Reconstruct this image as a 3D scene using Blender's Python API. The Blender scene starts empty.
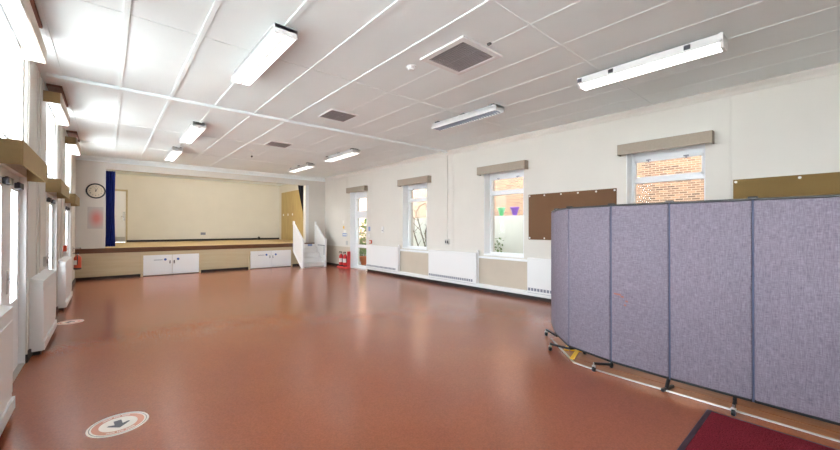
import bpy, bmesh, math, random
from mathutils import Matrix, Vector
random.seed(7)
S = bpy.context.scene
COL = S.collection
PI = math.pi

# ------------------------------------------------------------------ materials
def lin(c):
    c = c / 255.0
    return c / 12.92 if c <= 0.04045 else ((c + 0.055) / 1.055) ** 2.4
def rgb(t): return (lin(t[0]), lin(t[1]), lin(t[2]), 1.0)

MATS = {}
def mat(name, col, rough=0.6, metal=0.0, var=0.0, scale=8.0, bump=0.0, bscale=200.0, spec=0.5, stretch=(1, 1, 1), col2=None, detail=4.0):
    """principled material; var/col2 give a procedural mottling of the base colour"""
    m = bpy.data.materials.new(name); m.use_nodes = True
    nt = m.node_tree; b = nt.nodes['Principled BSDF']
    b.inputs['Base Color'].default_value = rgb(col)
    b.inputs['Roughness'].default_value = rough
    b.inputs['Metallic'].default_value = metal
    b.inputs['Specular IOR Level'].default_value = spec
    tc = nt.nodes.new('ShaderNodeTexCoord')
    mp = nt.nodes.new('ShaderNodeMapping'); mp.inputs['Scale'].default_value = stretch
    nt.links.new(tc.outputs['Object'], mp.inputs['Vector'])
    if var > 0 or col2:
        n = nt.nodes.new('ShaderNodeTexNoise'); n.inputs['Scale'].default_value = scale; n.inputs['Detail'].default_value = detail
        nt.links.new(mp.outputs['Vector'], n.inputs['Vector'])
        r = nt.nodes.new('ShaderNodeValToRGB')
        a = rgb(col); r.color_ramp.elements[0].position = 0.3; r.color_ramp.elements[1].position = 0.7
        if col2:
            r.color_ramp.elements[0].color = rgb(col2); r.color_ramp.elements[1].color = a
        else:
            r.color_ramp.elements[0].color = (a[0] * (1 - var), a[1] * (1 - var), a[2] * (1 - var), 1)
            r.color_ramp.elements[1].color = (min(1, a[0] * (1 + var)), min(1, a[1] * (1 + var)), min(1, a[2] * (1 + var)), 1)
        nt.links.new(n.outputs['Fac'], r.inputs['Fac']); nt.links.new(r.outputs['Color'], b.inputs['Base Color'])
    if bump > 0:
        n2 = nt.nodes.new('ShaderNodeTexNoise'); n2.inputs['Scale'].default_value = bscale; n2.inputs['Detail'].default_value = 3
        nt.links.new(mp.outputs['Vector'], n2.inputs['Vector'])
        bp = nt.nodes.new('ShaderNodeBump'); bp.inputs['Strength'].default_value = bump; bp.inputs['Distance'].default_value = 0.01
        nt.links.new(n2.outputs['Fac'], bp.inputs['Height']); nt.links.new(bp.outputs['Normal'], b.inputs['Normal'])
    MATS[name] = m
    return m

def emis(name, col, strength):
    m = bpy.data.materials.new(name); m.use_nodes = True
    nt = m.node_tree; nt.nodes.clear()
    o = nt.nodes.new('ShaderNodeOutputMaterial'); e = nt.nodes.new('ShaderNodeEmission')
    e.inputs['Color'].default_value = (*col, 1); e.inputs['Strength'].default_value = strength
    nt.links.new(e.outputs[0], o.inputs['Surface']); return m

def glass_mat():
    m = bpy.data.materials.new('window_glass'); m.use_nodes = True
    nt = m.node_tree; nt.nodes.clear()
    o = nt.nodes.new('ShaderNodeOutputMaterial'); mx = nt.nodes.new('ShaderNodeMixShader')
    t = nt.nodes.new('ShaderNodeBsdfTransparent'); g = nt.nodes.new('ShaderNodeBsdfGlossy'); f = nt.nodes.new('ShaderNodeMath'); lw = nt.nodes.new('ShaderNodeLayerWeight'); lw.inputs['Blend'].default_value = 0.12; f.operation = 'MULTIPLY'; f.inputs[1].default_value = 0.10
    t.inputs['Color'].default_value = (0.95, 0.97, 0.97, 1); g.inputs['Roughness'].default_value = 0.02; nt.links.new(lw.outputs['Facing'], f.inputs[0])
    nt.links.new(f.outputs[0], mx.inputs[0]); nt.links.new(t.outputs[0], mx.inputs[1]); nt.links.new(g.outputs[0], mx.inputs[2])
    nt.links.new(mx.outputs[0], o.inputs['Surface']); return m

def brick_mat():
    m = bpy.data.materials.new('yellow_stock_brick'); m.use_nodes = True
    nt = m.node_tree; b = nt.nodes['Principled BSDF']; b.inputs['Roughness'].default_value = 0.9
    tc = nt.nodes.new('ShaderNodeTexCoord'); sx = nt.nodes.new('ShaderNodeSeparateXYZ'); cx = nt.nodes.new('ShaderNodeCombineXYZ')
    nt.links.new(tc.outputs['Object'], sx.inputs[0]); nt.links.new(sx.outputs['Y'], cx.inputs['X']); nt.links.new(sx.outputs['Z'], cx.inputs['Y'])
    br = nt.nodes.new('ShaderNodeTexBrick'); nt.links.new(cx.outputs[0], br.inputs['Vector'])
    br.inputs['Scale'].default_value = 1.0; br.inputs['Brick Width'].default_value = 0.205; br.inputs['Row Height'].default_value = 0.067
    br.inputs['Mortar Size'].default_value = 0.009; br.inputs['Mortar'].default_value = rgb((136, 128, 112)); br.inputs['Bias'].default_value = 0.0
    br.inputs['Color1'].default_value = rgb((122, 102, 80)); br.inputs['Color2'].default_value = rgb((70, 62, 52))
    # a redder patch of brickwork further along the wall
    n = nt.nodes.new('ShaderNodeTexNoise'); n.inputs['Scale'].default_value = 0.9; nt.links.new(tc.outputs['Object'], n.inputs['Vector'])
    mr = nt.nodes.new('ShaderNodeMapRange'); mr.inputs['From Min'].default_value = 8.0; mr.inputs['From Max'].default_value = 10.5
    nt.links.new(sx.outputs['Y'], mr.inputs['Value'])
    mul = nt.nodes.new('ShaderNodeMath'); mul.operation = 'MULTIPLY'; mul.inputs[1].default_value = 0.6; nt.links.new(mr.outputs[0], mul.inputs[0])
    mx = nt.nodes.new('ShaderNodeMixRGB'); mx.inputs[2].default_value = rgb((142, 88, 70))
    nt.links.new(mul.outputs[0], mx.inputs[0]); nt.links.new(br.outputs['Color'], mx.inputs[1])
    nt.links.new(mx.outputs[0], b.inputs['Base Color']); return m

def wood_mat(name, c1, c2, rough, axis, sc=3.0):
    """grain stretched along an axis"""
    st = {'X': (0.6, 9, 9), 'Y': (9, 0.6, 9), 'Z': (9, 9, 0.6)}[axis]
    return mat(name, c1, rough, col2=c2, scale=sc, stretch=st)

def fabric_mat(name, c1, c2):
    m = bpy.data.materials.new(name); m.use_nodes = True
    nt = m.node_tree; b = nt.nodes['Principled BSDF']; b.inputs['Roughness'].default_value = 0.95; b.inputs['Specular IOR Level'].default_value = 0.15
    tc = nt.nodes.new('ShaderNodeTexCoord')
    outs = []
    for st in ((40, 40, 420), (420, 420, 40)):
        mp = nt.nodes.new('ShaderNodeMapping'); mp.inputs['Scale'].default_value = st
        nt.links.new(tc.outputs['Object'], mp.inputs['Vector'])
        n = nt.nodes.new('ShaderNodeTexNoise'); n.inputs['Scale'].default_value = 0.55; n.inputs['Detail'].default_value = 3
        nt.links.new(mp.outputs[0], n.inputs['Vector']); outs.append(n)
    a = nt.nodes.new('ShaderNodeMath'); a.operation = 'ADD'
    nt.links.new(outs[0].outputs['Fac'], a.inputs[0]); nt.links.new(outs[1].outputs['Fac'], a.inputs[1])
    r = nt.nodes.new('ShaderNodeMapRange'); r.inputs['From Min'].default_value = 0.7; r.inputs['From Max'].default_value = 1.3
    nt.links.new(a.outputs[0], r.inputs['Value'])
    mx = nt.nodes.new('ShaderNodeMixRGB'); mx.inputs[1].default_value = rgb(c2); mx.inputs[2].default_value = rgb(c1)
    nt.links.new(r.outputs[0], mx.inputs[0]); nt.links.new(mx.outputs[0], b.inputs['Base Color'])
    bp = nt.nodes.new('ShaderNodeBump'); bp.inputs['Strength'].default_value = 0.25; bp.inputs['Distance'].default_value = 0.003
    nt.links.new(r.outputs[0], bp.inputs['Height']); nt.links.new(bp.outputs[0], b.inputs['Normal'])
    return m

def floor_mat():
    m = bpy.data.materials.new('terracotta_vinyl'); m.use_nodes = True
    nt = m.node_tree; b = nt.nodes['Principled BSDF']
    tc = nt.nodes.new('ShaderNodeTexCoord')
    n1 = nt.nodes.new('ShaderNodeTexNoise'); n1.inputs['Scale'].default_value = 0.7; n1.inputs['Detail'].default_value = 3
    n2 = nt.nodes.new('ShaderNodeTexNoise'); n2.inputs['Scale'].default_value = 90; n2.inputs['Detail'].default_value = 3
    for n in (n1, n2): nt.links.new(tc.outputs['Object'], n.inputs['Vector'])
    r = nt.nodes.new('ShaderNodeMixRGB'); r.inputs[1].default_value = rgb(FLOOR_A); r.inputs[2].default_value = rgb(FLOOR_B)
    nt.links.new(n1.outputs['Fac'], r.inputs[0])
    sp = nt.nodes.new('ShaderNodeMapRange'); sp.inputs['From Min'].default_value = 0.3; sp.inputs['From Max'].default_value = 0.7
    sp.inputs['To Min'].default_value = 0.86; sp.inputs['To Max'].default_value = 1.12
    nt.links.new(n2.outputs['Fac'], sp.inputs['Value'])
    mu = nt.nodes.new('ShaderNodeMixRGB'); mu.blend_type = 'MULTIPLY'; mu.inputs[0].default_value = 1.0
    nt.links.new(r.outputs[0], mu.inputs[1]); nt.links.new(sp.outputs[0], mu.inputs[2])
    nt.links.new(mu.outputs[0], b.inputs['Base Color'])
    b.inputs['Roughness'].default_value = 0.22
    b.inputs['Specular IOR Level'].default_value = 0.65
    return m

FLOOR_A = (137, 69, 49); FLOOR_B = (153, 89, 55)
LAMP = 5.0
SUN = 800.0
SKY = 1.1
SKYW = 13.0

M_WALL = mat('wall_paint_cream', (216, 212, 205), 0.75, var=0.025, scale=1.5)
M_CEIL = mat('ceiling_paint_white', (240, 248, 249), 0.8, var=0.02, scale=1.2)
M_WHITE = mat('white_gloss_paint', (232, 232, 232), 0.4)
M_UPVC = mat('white_frame_paint', (238, 240, 243), 0.35)
M_DADO = mat('beige_dado_paint', (196, 184, 168), 0.7, var=0.03, scale=4)
M_BLACK = mat('black_skirting_paint', (22, 20, 24), 0.5)
M_PEL = mat('grey_tan_pelmet_board', (160, 148, 134), 0.8, var=0.04, scale=30)
M_PELU = mat('lit_pelmet_board', (204, 190, 176), 0.8, var=0.04, scale=30)  # board colour lightened to stand in for light on the upper fronts
M_PELL = mat('tan_pelmet_board', (158, 134, 92), 0.8, var=0.04, scale=30)
M_SOFFIT = wood_mat('brown_soffit_wood', (128, 84, 66), (108, 68, 52), 0.7, 'Y')
M_CHROME = mat('chrome', (205, 205, 208), 0.22, metal=1.0)
M_ALU = mat('satin_aluminium', (200, 198, 194), 0.3, metal=1.0)
M_GREYMETAL = mat('grey_vent_grille', (128, 132, 146), 0.5)
M_DARKGREY = mat('dark_grey_plastic', (62, 64, 72), 0.5)
M_BLACKPL = mat('black_plastic', (18, 18, 22), 0.4)
M_VENT = mat('grey_brown_ceiling_vent', (140, 132, 134), 0.6)
M_VENTDARK = mat('vent_duct_dark', (62, 58, 60), 0.8)
M_RED = mat('red_enamel', (196, 32, 36), 0.3)
M_REDPL = mat('red_plastic', (205, 52, 56), 0.4)
M_REDOR = mat('orange_red_enamel', (196, 74, 40), 0.3)
M_BLUE = mat('blue_sign_enamel', (52, 92, 168), 0.5)
M_SIGN = mat('pale_blue_sign', (134, 154, 196), 0.5)
M_SWITCH = mat('pale_grey_switch', (186, 186, 186), 0.4)
M_YELLOW = mat('yellow_plastic', (232, 180, 24), 0.45)
M_PAPER = mat('paper_label', (230, 228, 222), 0.8)
M_CREAMST = wood_mat('beige_painted_boards', (196, 180, 148), (188, 171, 138), 0.6, 'X', 2)
M_LIP = wood_mat('dark_stained_wood', (112, 70, 40), (84, 50, 28), 0.45, 'X', 4)
M_DECK = wood_mat('tan_stage_boards', (186, 158, 112), (168, 140, 96), 0.5, 'X', 3)
M_PLY = wood_mat('varnished_plywood', (190, 164, 106), (170, 142, 84), 0.45, 'Z', 3)
M_STBACK = mat('stage_wall_cream', (218, 213, 202), 0.85, var=0.02, scale=2)
M_NAVY = mat('navy_curtain', (30, 52, 142), 0.9, var=0.15, scale=6)
M_BLKCUR = mat('black_curtain', (16, 18, 34), 0.9)
M_FELT = mat('brown_felt', (104, 74, 50), 0.95, var=0.08, scale=160)
M_FELT2 = mat('olive_brown_felt', (118, 95, 54), 0.95, var=0.08, scale=160)
M_SCREEN = fabric_mat('mauve_grey_woven_fabric', (142, 134, 146), (104, 96, 110))
M_HINGE = mat('blue_grey_hinge', (70, 78, 104), 0.6)
M_STAIN = mat('orange_mark', (150, 98, 92), 0.9)
M_MAT = mat('burgundy_carpet', (136, 44, 54), 1.0, col2=(84, 18, 28), scale=120, bump=0.6, bscale=420, spec=0.1)
M_MATEDGE = mat('dark_mat_edging', (58, 38, 48), 0.7)
M_WOODFL = wood_mat('brown_floor_boards', (158, 98, 56), (128, 74, 40), 0.35, 'Y', 4)
M_STCREAM = mat('sticker_cream', (244, 234, 224), 0.5)
M_STPINK = mat('sticker_pink', (206, 142, 118), 0.5)
M_STARROW = mat('sticker_arrow_grey', (84, 82, 88), 0.5)
M_CLOCKF = mat('clock_face_cream', (226, 216, 196), 0.6)
M_PATH = mat('pale_paving', (160, 158, 152), 0.9, var=0.08, scale=3)
M_BOUNCE = mat('bounce_white_ground', (240, 239, 236), 0.9, var=0.04, scale=3)
M_BOUNCECUT = mat('bounce_cut_dark', (52, 51, 50), 0.9, var=0.08, scale=3)
M_RENDER = mat('white_render', (226, 226, 216), 0.9, var=0.03, scale=3)
M_LEAF = mat('leaf_green', (96, 120, 62), 0.7, var=0.25, scale=20)
M_BARK = mat('grey_bark', (128, 118, 104), 0.9)
M_POTG = mat('green_pot', (92, 176, 120), 0.5)
M_POTP = mat('purple_pot', (120, 84, 176), 0.5)
M_TERRA = mat('terracotta_pot', (178, 106, 66), 0.8)
M_GLASS = glass_mat()
M_BRICK = brick_mat()
M_FLOOR = floor_mat()
M_TUBE = emis('lit_fluorescent_diffuser', (1.0, 0.985, 0.955), LAMP)
M_TUBEDIM = emis('dim_fluorescent_tube', (1.0, 0.98, 0.95), LAMP * 0.12)
M_STTUBE = emis('stage_fluorescent_tube', (1.0, 0.95, 0.86), 130.0)
M_LOUVRE = mat('white_louvre', (235, 235, 232), 0.3)

def poster_mat():
    m = bpy.data.materials.new('poster_print'); m.use_nodes = True
    nt = m.node_tree; b = nt.nodes['Principled BSDF']; b.inputs['Roughness'].default_value = 0.6
    tc = nt.nodes.new('ShaderNodeTexCoord'); mp = nt.nodes.new('ShaderNodeMapping')
    nt.links.new(tc.outputs['Object'], mp.inputs['Vector'])
    mp.inputs['Location'].default_value = (-0.1, 0, -0.92); mp.inputs['Scale'].default_value = (5.0, 1, 3.1)
    g = nt.nodes.new('ShaderNodeTexGradient'); g.gradient_type = 'SPHERICAL'
    nt.links.new(mp.outputs[0], g.inputs['Vector'])
    r = nt.nodes.new('ShaderNodeValToRGB')
    r.color_ramp.elements[0].color = rgb((196, 190, 188)); r.color_ramp.elements[1].color = rgb((206, 130, 122)); r.color_ramp.elements[1].position = 0.8
    nt.links.new(g.outputs['Fac'], r.inputs['Fac']); nt.links.new(r.outputs['Color'], b.inputs['Base Color']); return m
M_POSTER = poster_mat()

# ------------------------------------------------------------------ mesh helpers
def wloc(o):
    v = Vector((0, 0, 0))
    while o is not None:
        v += Vector(o.location); o = o.parent
    return v

class MB:
    def __init__(self): self.bm = bmesh.new()
    def _merge(self, t):
        me = bpy.data.meshes.new('tmp'); t.to_mesh(me); t.free(); self.bm.from_mesh(me); bpy.data.meshes.remove(me); return self
    def box(self, x0, x1, y0, y1, z0, z1, bev=0.0, seg=2):
        t = bmesh.new(); bmesh.ops.create_cube(t, size=1)
        for v in t.verts:
            v.co = Vector(((x0 + x1) / 2 + v.co.x * (x1 - x0), (y0 + y1) / 2 + v.co.y * (y1 - y0), (z0 + z1) / 2 + v.co.z * (z1 - z0)))
        if bev > 0: bmesh.ops.bevel(t, geom=t.edges[:], offset=bev, segments=seg, profile=0.5, affect='EDGES')
        return self._merge(t)
    def cyl(self, p0, p1, r0, r1=None, n=20, bev=0.0):
        r1 = r0 if r1 is None else r1
        p0 = Vector(p0); p1 = Vector(p1); d = p1 - p0
        t = bmesh.new(); bmesh.ops.create_cone(t, cap_ends=True, segments=n, radius1=r0, radius2=r1, depth=d.length)
        if bev > 0:
            es = [e for e in t.edges if len(e.link_faces) == 2 and any(len(f.verts) > 4 for f in e.link_faces)]
            bmesh.ops.bevel(t, geom=es, offset=bev, segments=2, profile=0.5, affect='EDGES')
        q = Vector((0, 0, 1)).rotation_difference(d.normalized()).to_matrix().to_4x4()
        t.transform(Matrix.Translation((p0 + p1) / 2) @ q)
        return self._merge(t)
    def tube(self, pts, r, n=10):
        for a, b in zip(pts, pts[1:]):
            self.cyl(a, b, r, n=n)
        for p in pts[1:-1]: self.ball(p, r, n)
        return self
    def ball(self, c, r, n=12, sz=1.0):
        t = bmesh.new(); bmesh.ops.create_uvsphere(t, u_segments=n, v_segments=max(6, n // 2), radius=r)
        t.transform(Matrix.Translation(c) @ Matrix.Diagonal((1, 1, sz, 1))); return self._merge(t)
    def lathe(self, c, prof, n=24, axis='Z'):
        t = bmesh.new(); rings = []
        for r, z in prof:
            ring = []
            for i in range(n):
                a = 2 * PI * i / n
                ring.append(t.verts.new((r * math.cos(a), r * math.sin(a), z)))
            rings.append(ring)
        for a, b in zip(rings, rings[1:]):
            for i in range(n):
                t.faces.new((a[i], a[(i + 1) % n], b[(i + 1) % n], b[i]))
        t.faces.new(list(reversed(rings[0]))); t.faces.new(rings[-1])
        R = {'Z': Matrix.Identity(4), 'Y-': Matrix.Rotation(PI / 2, 4, 'X'), 'X-': Matrix.Rotation(-PI / 2, 4, 'Y'), 'Z-': Matrix.Rotation(PI, 4, 'X')}[axis]
        t.transform(Matrix.Translation(c) @ R); return self._merge(t)
    def prism(self, poly, a0, a1, axis='X'):
        """poly: 2D points; extruded along axis from a0 to a1"""
        t = bmesh.new()
        def P(p, a):
            return {'X': (a, p[0], p[1]), 'Y': (p[0], a, p[1]), 'Z': (p[0], p[1], a)}[axis]
        A = [t.verts.new(P(p, a0)) for p in poly]; B = [t.verts.new(P(p, a1)) for p in poly]
        t.faces.new(A); t.faces.new(list(reversed(B)))
        n = len(poly)
        for i in range(n): t.faces.new((A[i], B[i], B[(i + 1) % n], A[(i + 1) % n]))
        bmesh.ops.recalc_face_normals(t, faces=t.faces[:]); return self._merge(t)
    def obox(self, p0, p1, th, z0, z1, bev=0.0):
        """upright slab between two plan points"""
        p0 = Vector((*p0, 0)); p1 = Vector((*p1, 0)); d = p1 - p0; L = d.length; a = math.atan2(d.y, d.x)
        t = bmesh.new(); bmesh.ops.create_cube(t, size=1)
        for v in t.verts: v.co = Vector((v.co.x * L, v.co.y * th, v.co.z * (z1 - z0)))
        if bev > 0: bmesh.ops.bevel(t, geom=t.edges[:], offset=bev, segments=2, profile=0.5, affect='EDGES')
        t.transform(Matrix.Translation(((p0.x + p1.x) / 2, (p0.y + p1.y) / 2, (z0 + z1) / 2)) @ Matrix.Rotation(a, 4, 'Z'))
        return self._merge(t)
    def quad(self, *pts):
        self.bm.faces.new([self.bm.verts.new(p) for p in pts]); return self
    def build(self, name, m, parent=None, smooth=False):
        me = bpy.data.meshes.new(name)
        if parent is not None:
            off = wloc(parent); bmesh.ops.translate(self.bm, verts=self.bm.verts[:], vec=-off)
        else:
            # origin at the base of the thing
            vs = self.bm.verts
            lo = Vector((min(v.co.x for v in vs), min(v.co.y for v in vs), min(v.co.z for v in vs)))
            hi = Vector((max(v.co.x for v in vs), max(v.co.y for v in vs), max(v.co.z for v in vs)))
            off = Vector(((lo.x + hi.x) / 2, (lo.y + hi.y) / 2, lo.z))
            bmesh.ops.translate(self.bm, verts=vs[:], vec=-off)
        self.bm.to_mesh(me); self.bm.free()
        me.materials.append(m)
        if smooth:
            for p in me.polygons: p.use_smooth = True
            me.set_sharp_from_angle(angle=0.7)
        o = bpy.data.objects.new(name, me); COL.objects.link(o)
        if parent is not None: o.parent = parent
        else: o.location = off
        return o

def thing(name, label, cat, loc, group=None):
    o = bpy.data.objects.new(name, None); COL.objects.link(o)
    o.location = loc; o.empty_display_size = 0.1
    o['label'] = label; o['category'] = cat
    if group: o['group'] = group
    return o
def tag(o, label, cat, group=None):
    o['label'] = label; o['category'] = cat
    if group: o['group'] = group
    return o
def struct(o): o['kind'] = 'structure'; return o

def text_mesh(s, size):
    cu = bpy.data.curves.new('t', 'FONT'); cu.body = s; cu.size = size; cu.align_x = 'CENTER'; cu.align_y = 'CENTER'; cu.extrude = 0.0008
    o = bpy.data.objects.new('t', cu); COL.objects.link(o)
    dg = bpy.context.evaluated_depsgraph_get()
    me = bpy.data.meshes.new_from_object(o.evaluated_get(dg)); bpy.data.objects.remove(o); bpy.data.curves.remove(cu)
    return me

def wall_cells(axis, a0, a1, u0, u1, z0, z1, holes):
    """wall slab with rectangular openings; axis X = wall in the Y-Z plane"""
    mb = MB()
    us = sorted({u0, u1, *[h[0] for h in holes], *[h[1] for h in holes]})
    us = [u for u in us if u0 <= u <= u1]
    for ua, ub in zip(us, us[1:]):
        mid = (ua + ub) / 2
        hs = sorted([h for h in holes if h[0] < mid < h[1]], key=lambda h: h[2])
        z = z0
        for h in hs + [(0, 0, z1, z1)]:
            if h[2] - z > 1e-4:
                if axis == 'X': mb.box(a0, a1, ua, ub, z, h[2])
                else: mb.box(ua, ub, a0, a1, z, h[2])
            z = h[3]
    bmesh.ops.remove_doubles(mb.bm, verts=mb.bm.verts[:], dist=1e-5)
    # drop the doubled inner faces between neighbouring cells
    seen = {}
    for f in mb.bm.faces:
        seen.setdefault(tuple(sorted(v.index for v in f.verts)), []).append(f)
    mb.bm.verts.index_update()
    seen = {}
    for f in mb.bm.faces: seen.setdefault(tuple(sorted(v.index for v in f.verts)), []).append(f)
    kill = [f for fs in seen.values() if len(fs) > 1 for f in fs]
    if kill: bmesh.ops.delete(mb.bm, geom=kill, context='FACES')
    return mb

# ------------------------------------------------------------------ dimensions
H = 3.507
XL, XR = -0.68, 6.79
YB = -3.0            # wall behind the camera
YP = 13.90           # proscenium wall
YS = 13.78           # stage front
ZS = 0.885           # stage height
YK = 18.80           # stage back wall

# ------------------------------------------------------------------ shell
struct(MB().box(XL - 0.4, XR + 0.4, YB - 0.2, YP + 0.2, -0.15, 0).build('floor', M_FLOOR))
struct(MB().box(XL - 0.4, XR + 0.4, YB - 0.2, YP + 0.2, H, H + 0.2).build('ceiling', M_CEIL))
# right wall openings (y0, y1, z0, z1)
RW = [(10.72, 11.86, 0.0, 2.80), (7.60, 8.70, 0.87, 2.80), (4.47, 5.56, 0.85, 2.80), (1.34, 2.43, 0.85, 2.80), (-1.79, -0.70, 0.85, 2.80)]
struct(wall_cells('X', XR, XR + 0.40, YB, YP, 0, H, RW).build('wall_right', M_WALL))
LO = [(10.66, 12.11), (7.53, 8.98), (4.40, 5.85), (1.27, 2.72), (-1.86, -0.41)]
LW = [(a, b, 0.0, 2.04) for a, b in LO] + [(a, b, 2.20, 3.42) for a, b in LO]
struct(wall_cells('X', XL - 0.12, XL, YB, YP, 0, H, LW).build('wall_left', M_WALL))
struct(MB().box(XL - 0.3, XR + 0.4, YB - 0.2, YB, 0, H).build('wall_back', M_WALL))
struct(wall_cells('Y', YP, YP + 0.2, XL, XR, 0, H, [(-0.05, 5.95, 0.0, 3.17)]).build('wall_proscenium', M_WALL))
# pitched cover over the hall, unseen, added to shade the right yard
struct(MB().prism([(XL - 0.7, 3.75), (XR + 0.8, 3.75), (3.05, 8.4)], YB - 0.5, YK + 0.5, 'Y').build('shade_roof', M_SOFFIT))
# stage house
struct(wall_cells('Y', YK, YK + 0.2, XL, 6.9, 0.0, 3.72, [(0.13, 0.57, ZS, 2.95)]).build('wall_stage_back', M_STBACK))
struct(MB().box(6.66, 6.90, YP + 0.2, YK, 0, 3.72).build('wall_stage_right', M_STBACK))
struct(MB().box(XL - 0.2, XL, YP + 0.2, YK, 0, 3.72).build('wall_stage_left', M_STBACK))
struct(MB().box(XL - 0.2, 6.9, YP + 0.2, YK + 0.2, 3.62, 3.8).build('ceiling_stage', M_CEIL))

# trims
NT = [0]
def trim(mb, m, smooth=False):
    NT[0] += 1
    return struct(mb.build('trim_%d' % NT[0], m, None, smooth))
BX = [-0.482] + [0.125 + 0.607 * k for k in range(11)]
for i, x in enumerate(BX):
    w = 0.024 if 0 < i < 6 else (0.018 if i == 0 else 0.010)
    y0, y1 = YB, YP
    trim(MB().box(x - w, x + w, y0, y1, H - (0.012 if i < 6 else 0.004), H, 0.0015, 1), M_CEIL)
for y in (-0.37, 2.01, 4.39, 9.17, 11.55):
    trim(MB().box(XL, XR, y - 0.009, y + 0.009, H - 0.006, H), M_CEIL)
trim(MB().box(-0.62, XR, 6.78 - 0.045, 6.78 + 0.045, H - 0.045, H, 0.005, 1), M_CEIL)   # trunking across the hall
cove = [(0, 0), (0, -0.105), (0.012, -0.105), (0.03, -0.06), (0.075, -0.018), (0.08, 0)]
trim(MB().prism([(XR - a, H + b) for a, b in cove], YB, YP, 'Y'), M_WALL)
trim(MB().prism([(YP - a * 1.3, H + b * 1.3) for a, b in cove], XL, XR, 'X'), M_CEIL)
# brown boards on the ceiling above the high left pelmets
for a, b in ((10.5, 11.6), (7.25, 8.35), (3.6, 5.2)):
    trim(MB().box(XL + 0.015, -0.505, a, b, H - 0.03, H), M_SOFFIT)
# right wall: white ledge with black recess, dado panels, cover strips
trim(MB().box(6.700, XR, -3.0, 10.62, 0.080, 0.17, 0.006), M_WHITE)
struct(MB().box(6.755, XR, -3.0, 10.62, 0, 0.082).build('baseboard_right', M_BLACK))
struct(MB().box(6.772, XR, 11.90, YP, 0, 0.085).build('baseboard_right_far', M_BLACK))
for a, b in ((7.43, 8.81), (4.33, 5.71), (1.20, 2.58), (11.87, YP)):
    trim(MB().box(XR - 0.012, XR, a, b, 0.085 if a > 11 else 0.17, 0.77), M_DADO)
for y in (12.10, 10.46, 6.59, 1.05):
    trim(MB().box(XR - 0.008, XR, y - 0.012, y + 0.012, 0.9, H - 0.1, 0.003, 1), M_WALL)
trim(MB().box(6.32, 6.778, YP - 0.010, YP, 0.085, 0.77), M_DADO)
struct(MB().box(5.95, 6.78, YP - 0.018, YP, 0, 0.085).build('baseboard_far', M_BLACK))
struct(MB().box(XL, XL + 0.02, YB, 4.38, 0, 0.09).build('baseboard_left', M_BLACK))
struct(MB().box(XL, XL + 0.02, 5.87, 7.51, 0, 0.09).build('baseboard_left_mid', M_BLACK))
struct(MB().box(XL, XL + 0.02, 9.00, 10.64, 0, 0.09).build('baseboard_left_far', M_BLACK))
struct(MB().box(XL, XL + 0.02, 12.13, YP - 0.15, 0, 0.09).build('baseboard_left_end', M_BLACK))
trim(MB().box(5.95, 6.08, YP - 0.02, YP, ZS, 3.17, 0.004), M_WHITE)                 # white facing of the stage opening
trim(MB().box(6.10, 6.64, YP - 0.006, YP, 2.76, 2.78), M_WALL)
for y in (5.90, 6.62, 6.86, 9.06, 9.75, 12.2):
    trim(MB().box(XL, XL + 0.014, y - 0.02, y + 0.02, 0.0 if y != 6.62 else 0.9, H - 0.05, 0.004, 1), M_WALL)
struct(MB().box(0.57, 6.66, YK - 0.02, YK, ZS, ZS + 0.085).build('baseboard_stage', M_BLACK))
# wood boards and metal edging under the folding screen
wf = [(3.905, YB), (3.905, 1.74), (3.94, 1.95), (4.545, 2.57), (6.65, 2.57), (6.65, YB)]
struct(MB().prism(wf, 0.0, 0.004, 'Z').build('floor_boards', M_WOODFL))
mb = MB(); ed = [(3.905, YB + 0.05), (3.905, 1.74), (3.935, 1.95), (4.545, 2.57)]
for a, b in zip(ed, ed[1:]): mb.obox(a, b, 0.026, 0.0, 0.011, 0.004)
trim(mb, M_ALU)
trim(MB().box(4.055, 4.065, YB, 1.9, 0.004, 0.009, 0.002, 1), M_WOODFL)

# ------------------------------------------------------------------ windows and doors, right wall
def right_window(n, y0, y1, z0, z1, tz=(2.27, 2.345)):
    f = MB(); X0, X1 = 6.99, 7.07; w = 0.055
    f.box(X0, X1, y0, y0 + w, z0, z1, 0.005).box(X0, X1, y1 - w, y1, z0, z1, 0.005)
    f.box(X0, X1, y0 + w, y1 - w, z0, z0 + w + 0.015, 0.005).box(X0, X1, y0 + w, y1 - w, z1 - 0.14, z1, 0.005)
    f.box(X0, X1, y0 + w, y1 - w, tz[0], tz[1], 0.005)
    o = struct(f.build('window_%d' % n, M_UPVC))
    s = MB().box(X0 - 0.008, X0 + 0.03, y0 + w - 0.002, y0 + w + 0.03, tz[1], z1 - 0.14).box(X0 - 0.008, X0 + 0.03, y1 - w - 0.03, y1 - w + 0.002, tz[1], z1 - 0.14)
    s.box(X0 - 0.008, X0 + 0.03, y0 + w, y1 - w, z1 - 0.17, z1 - 0.14).box(X0 - 0.008, X0 + 0.03, y0 + w, y1 - w, tz[1] - 0.005, tz[1] + 0.03)
    s.build('opening_sash', M_UPVC, o)
    MB().box(7.025, 7.031, y0 + w, y1 - w, z0 + w, tz[0]).build('pane', M_GLASS, o)
    MB().box(7.025, 7.031, y0 + w, y1 - w, tz[1], z1 - 0.14).build('pane', M_GLASS, o)
    for yy in (y0 + 0.28, y1 - 0.28):
        MB().box(X0 - 0.03, X0 - 0.005, yy - 0.035, yy + 0.035, z1 - 0.155, z1 - 0.135, 0.004).cyl((X0 - 0.02, yy, z1 - 0.19), (X0 - 0.02, yy, z1 - 0.14), 0.008).build('window_catch', M_GREYMETAL, o)
    # white lining of the opening and the sill board
    l = MB(); t = 0.012
    l.box(XR - 0.012, X0, y0 - 0.035, y0, z0, z1, 0.003).box(XR - 0.012, X0, y1, y1 + 0.035, z0, z1, 0.003)
    return o
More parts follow.
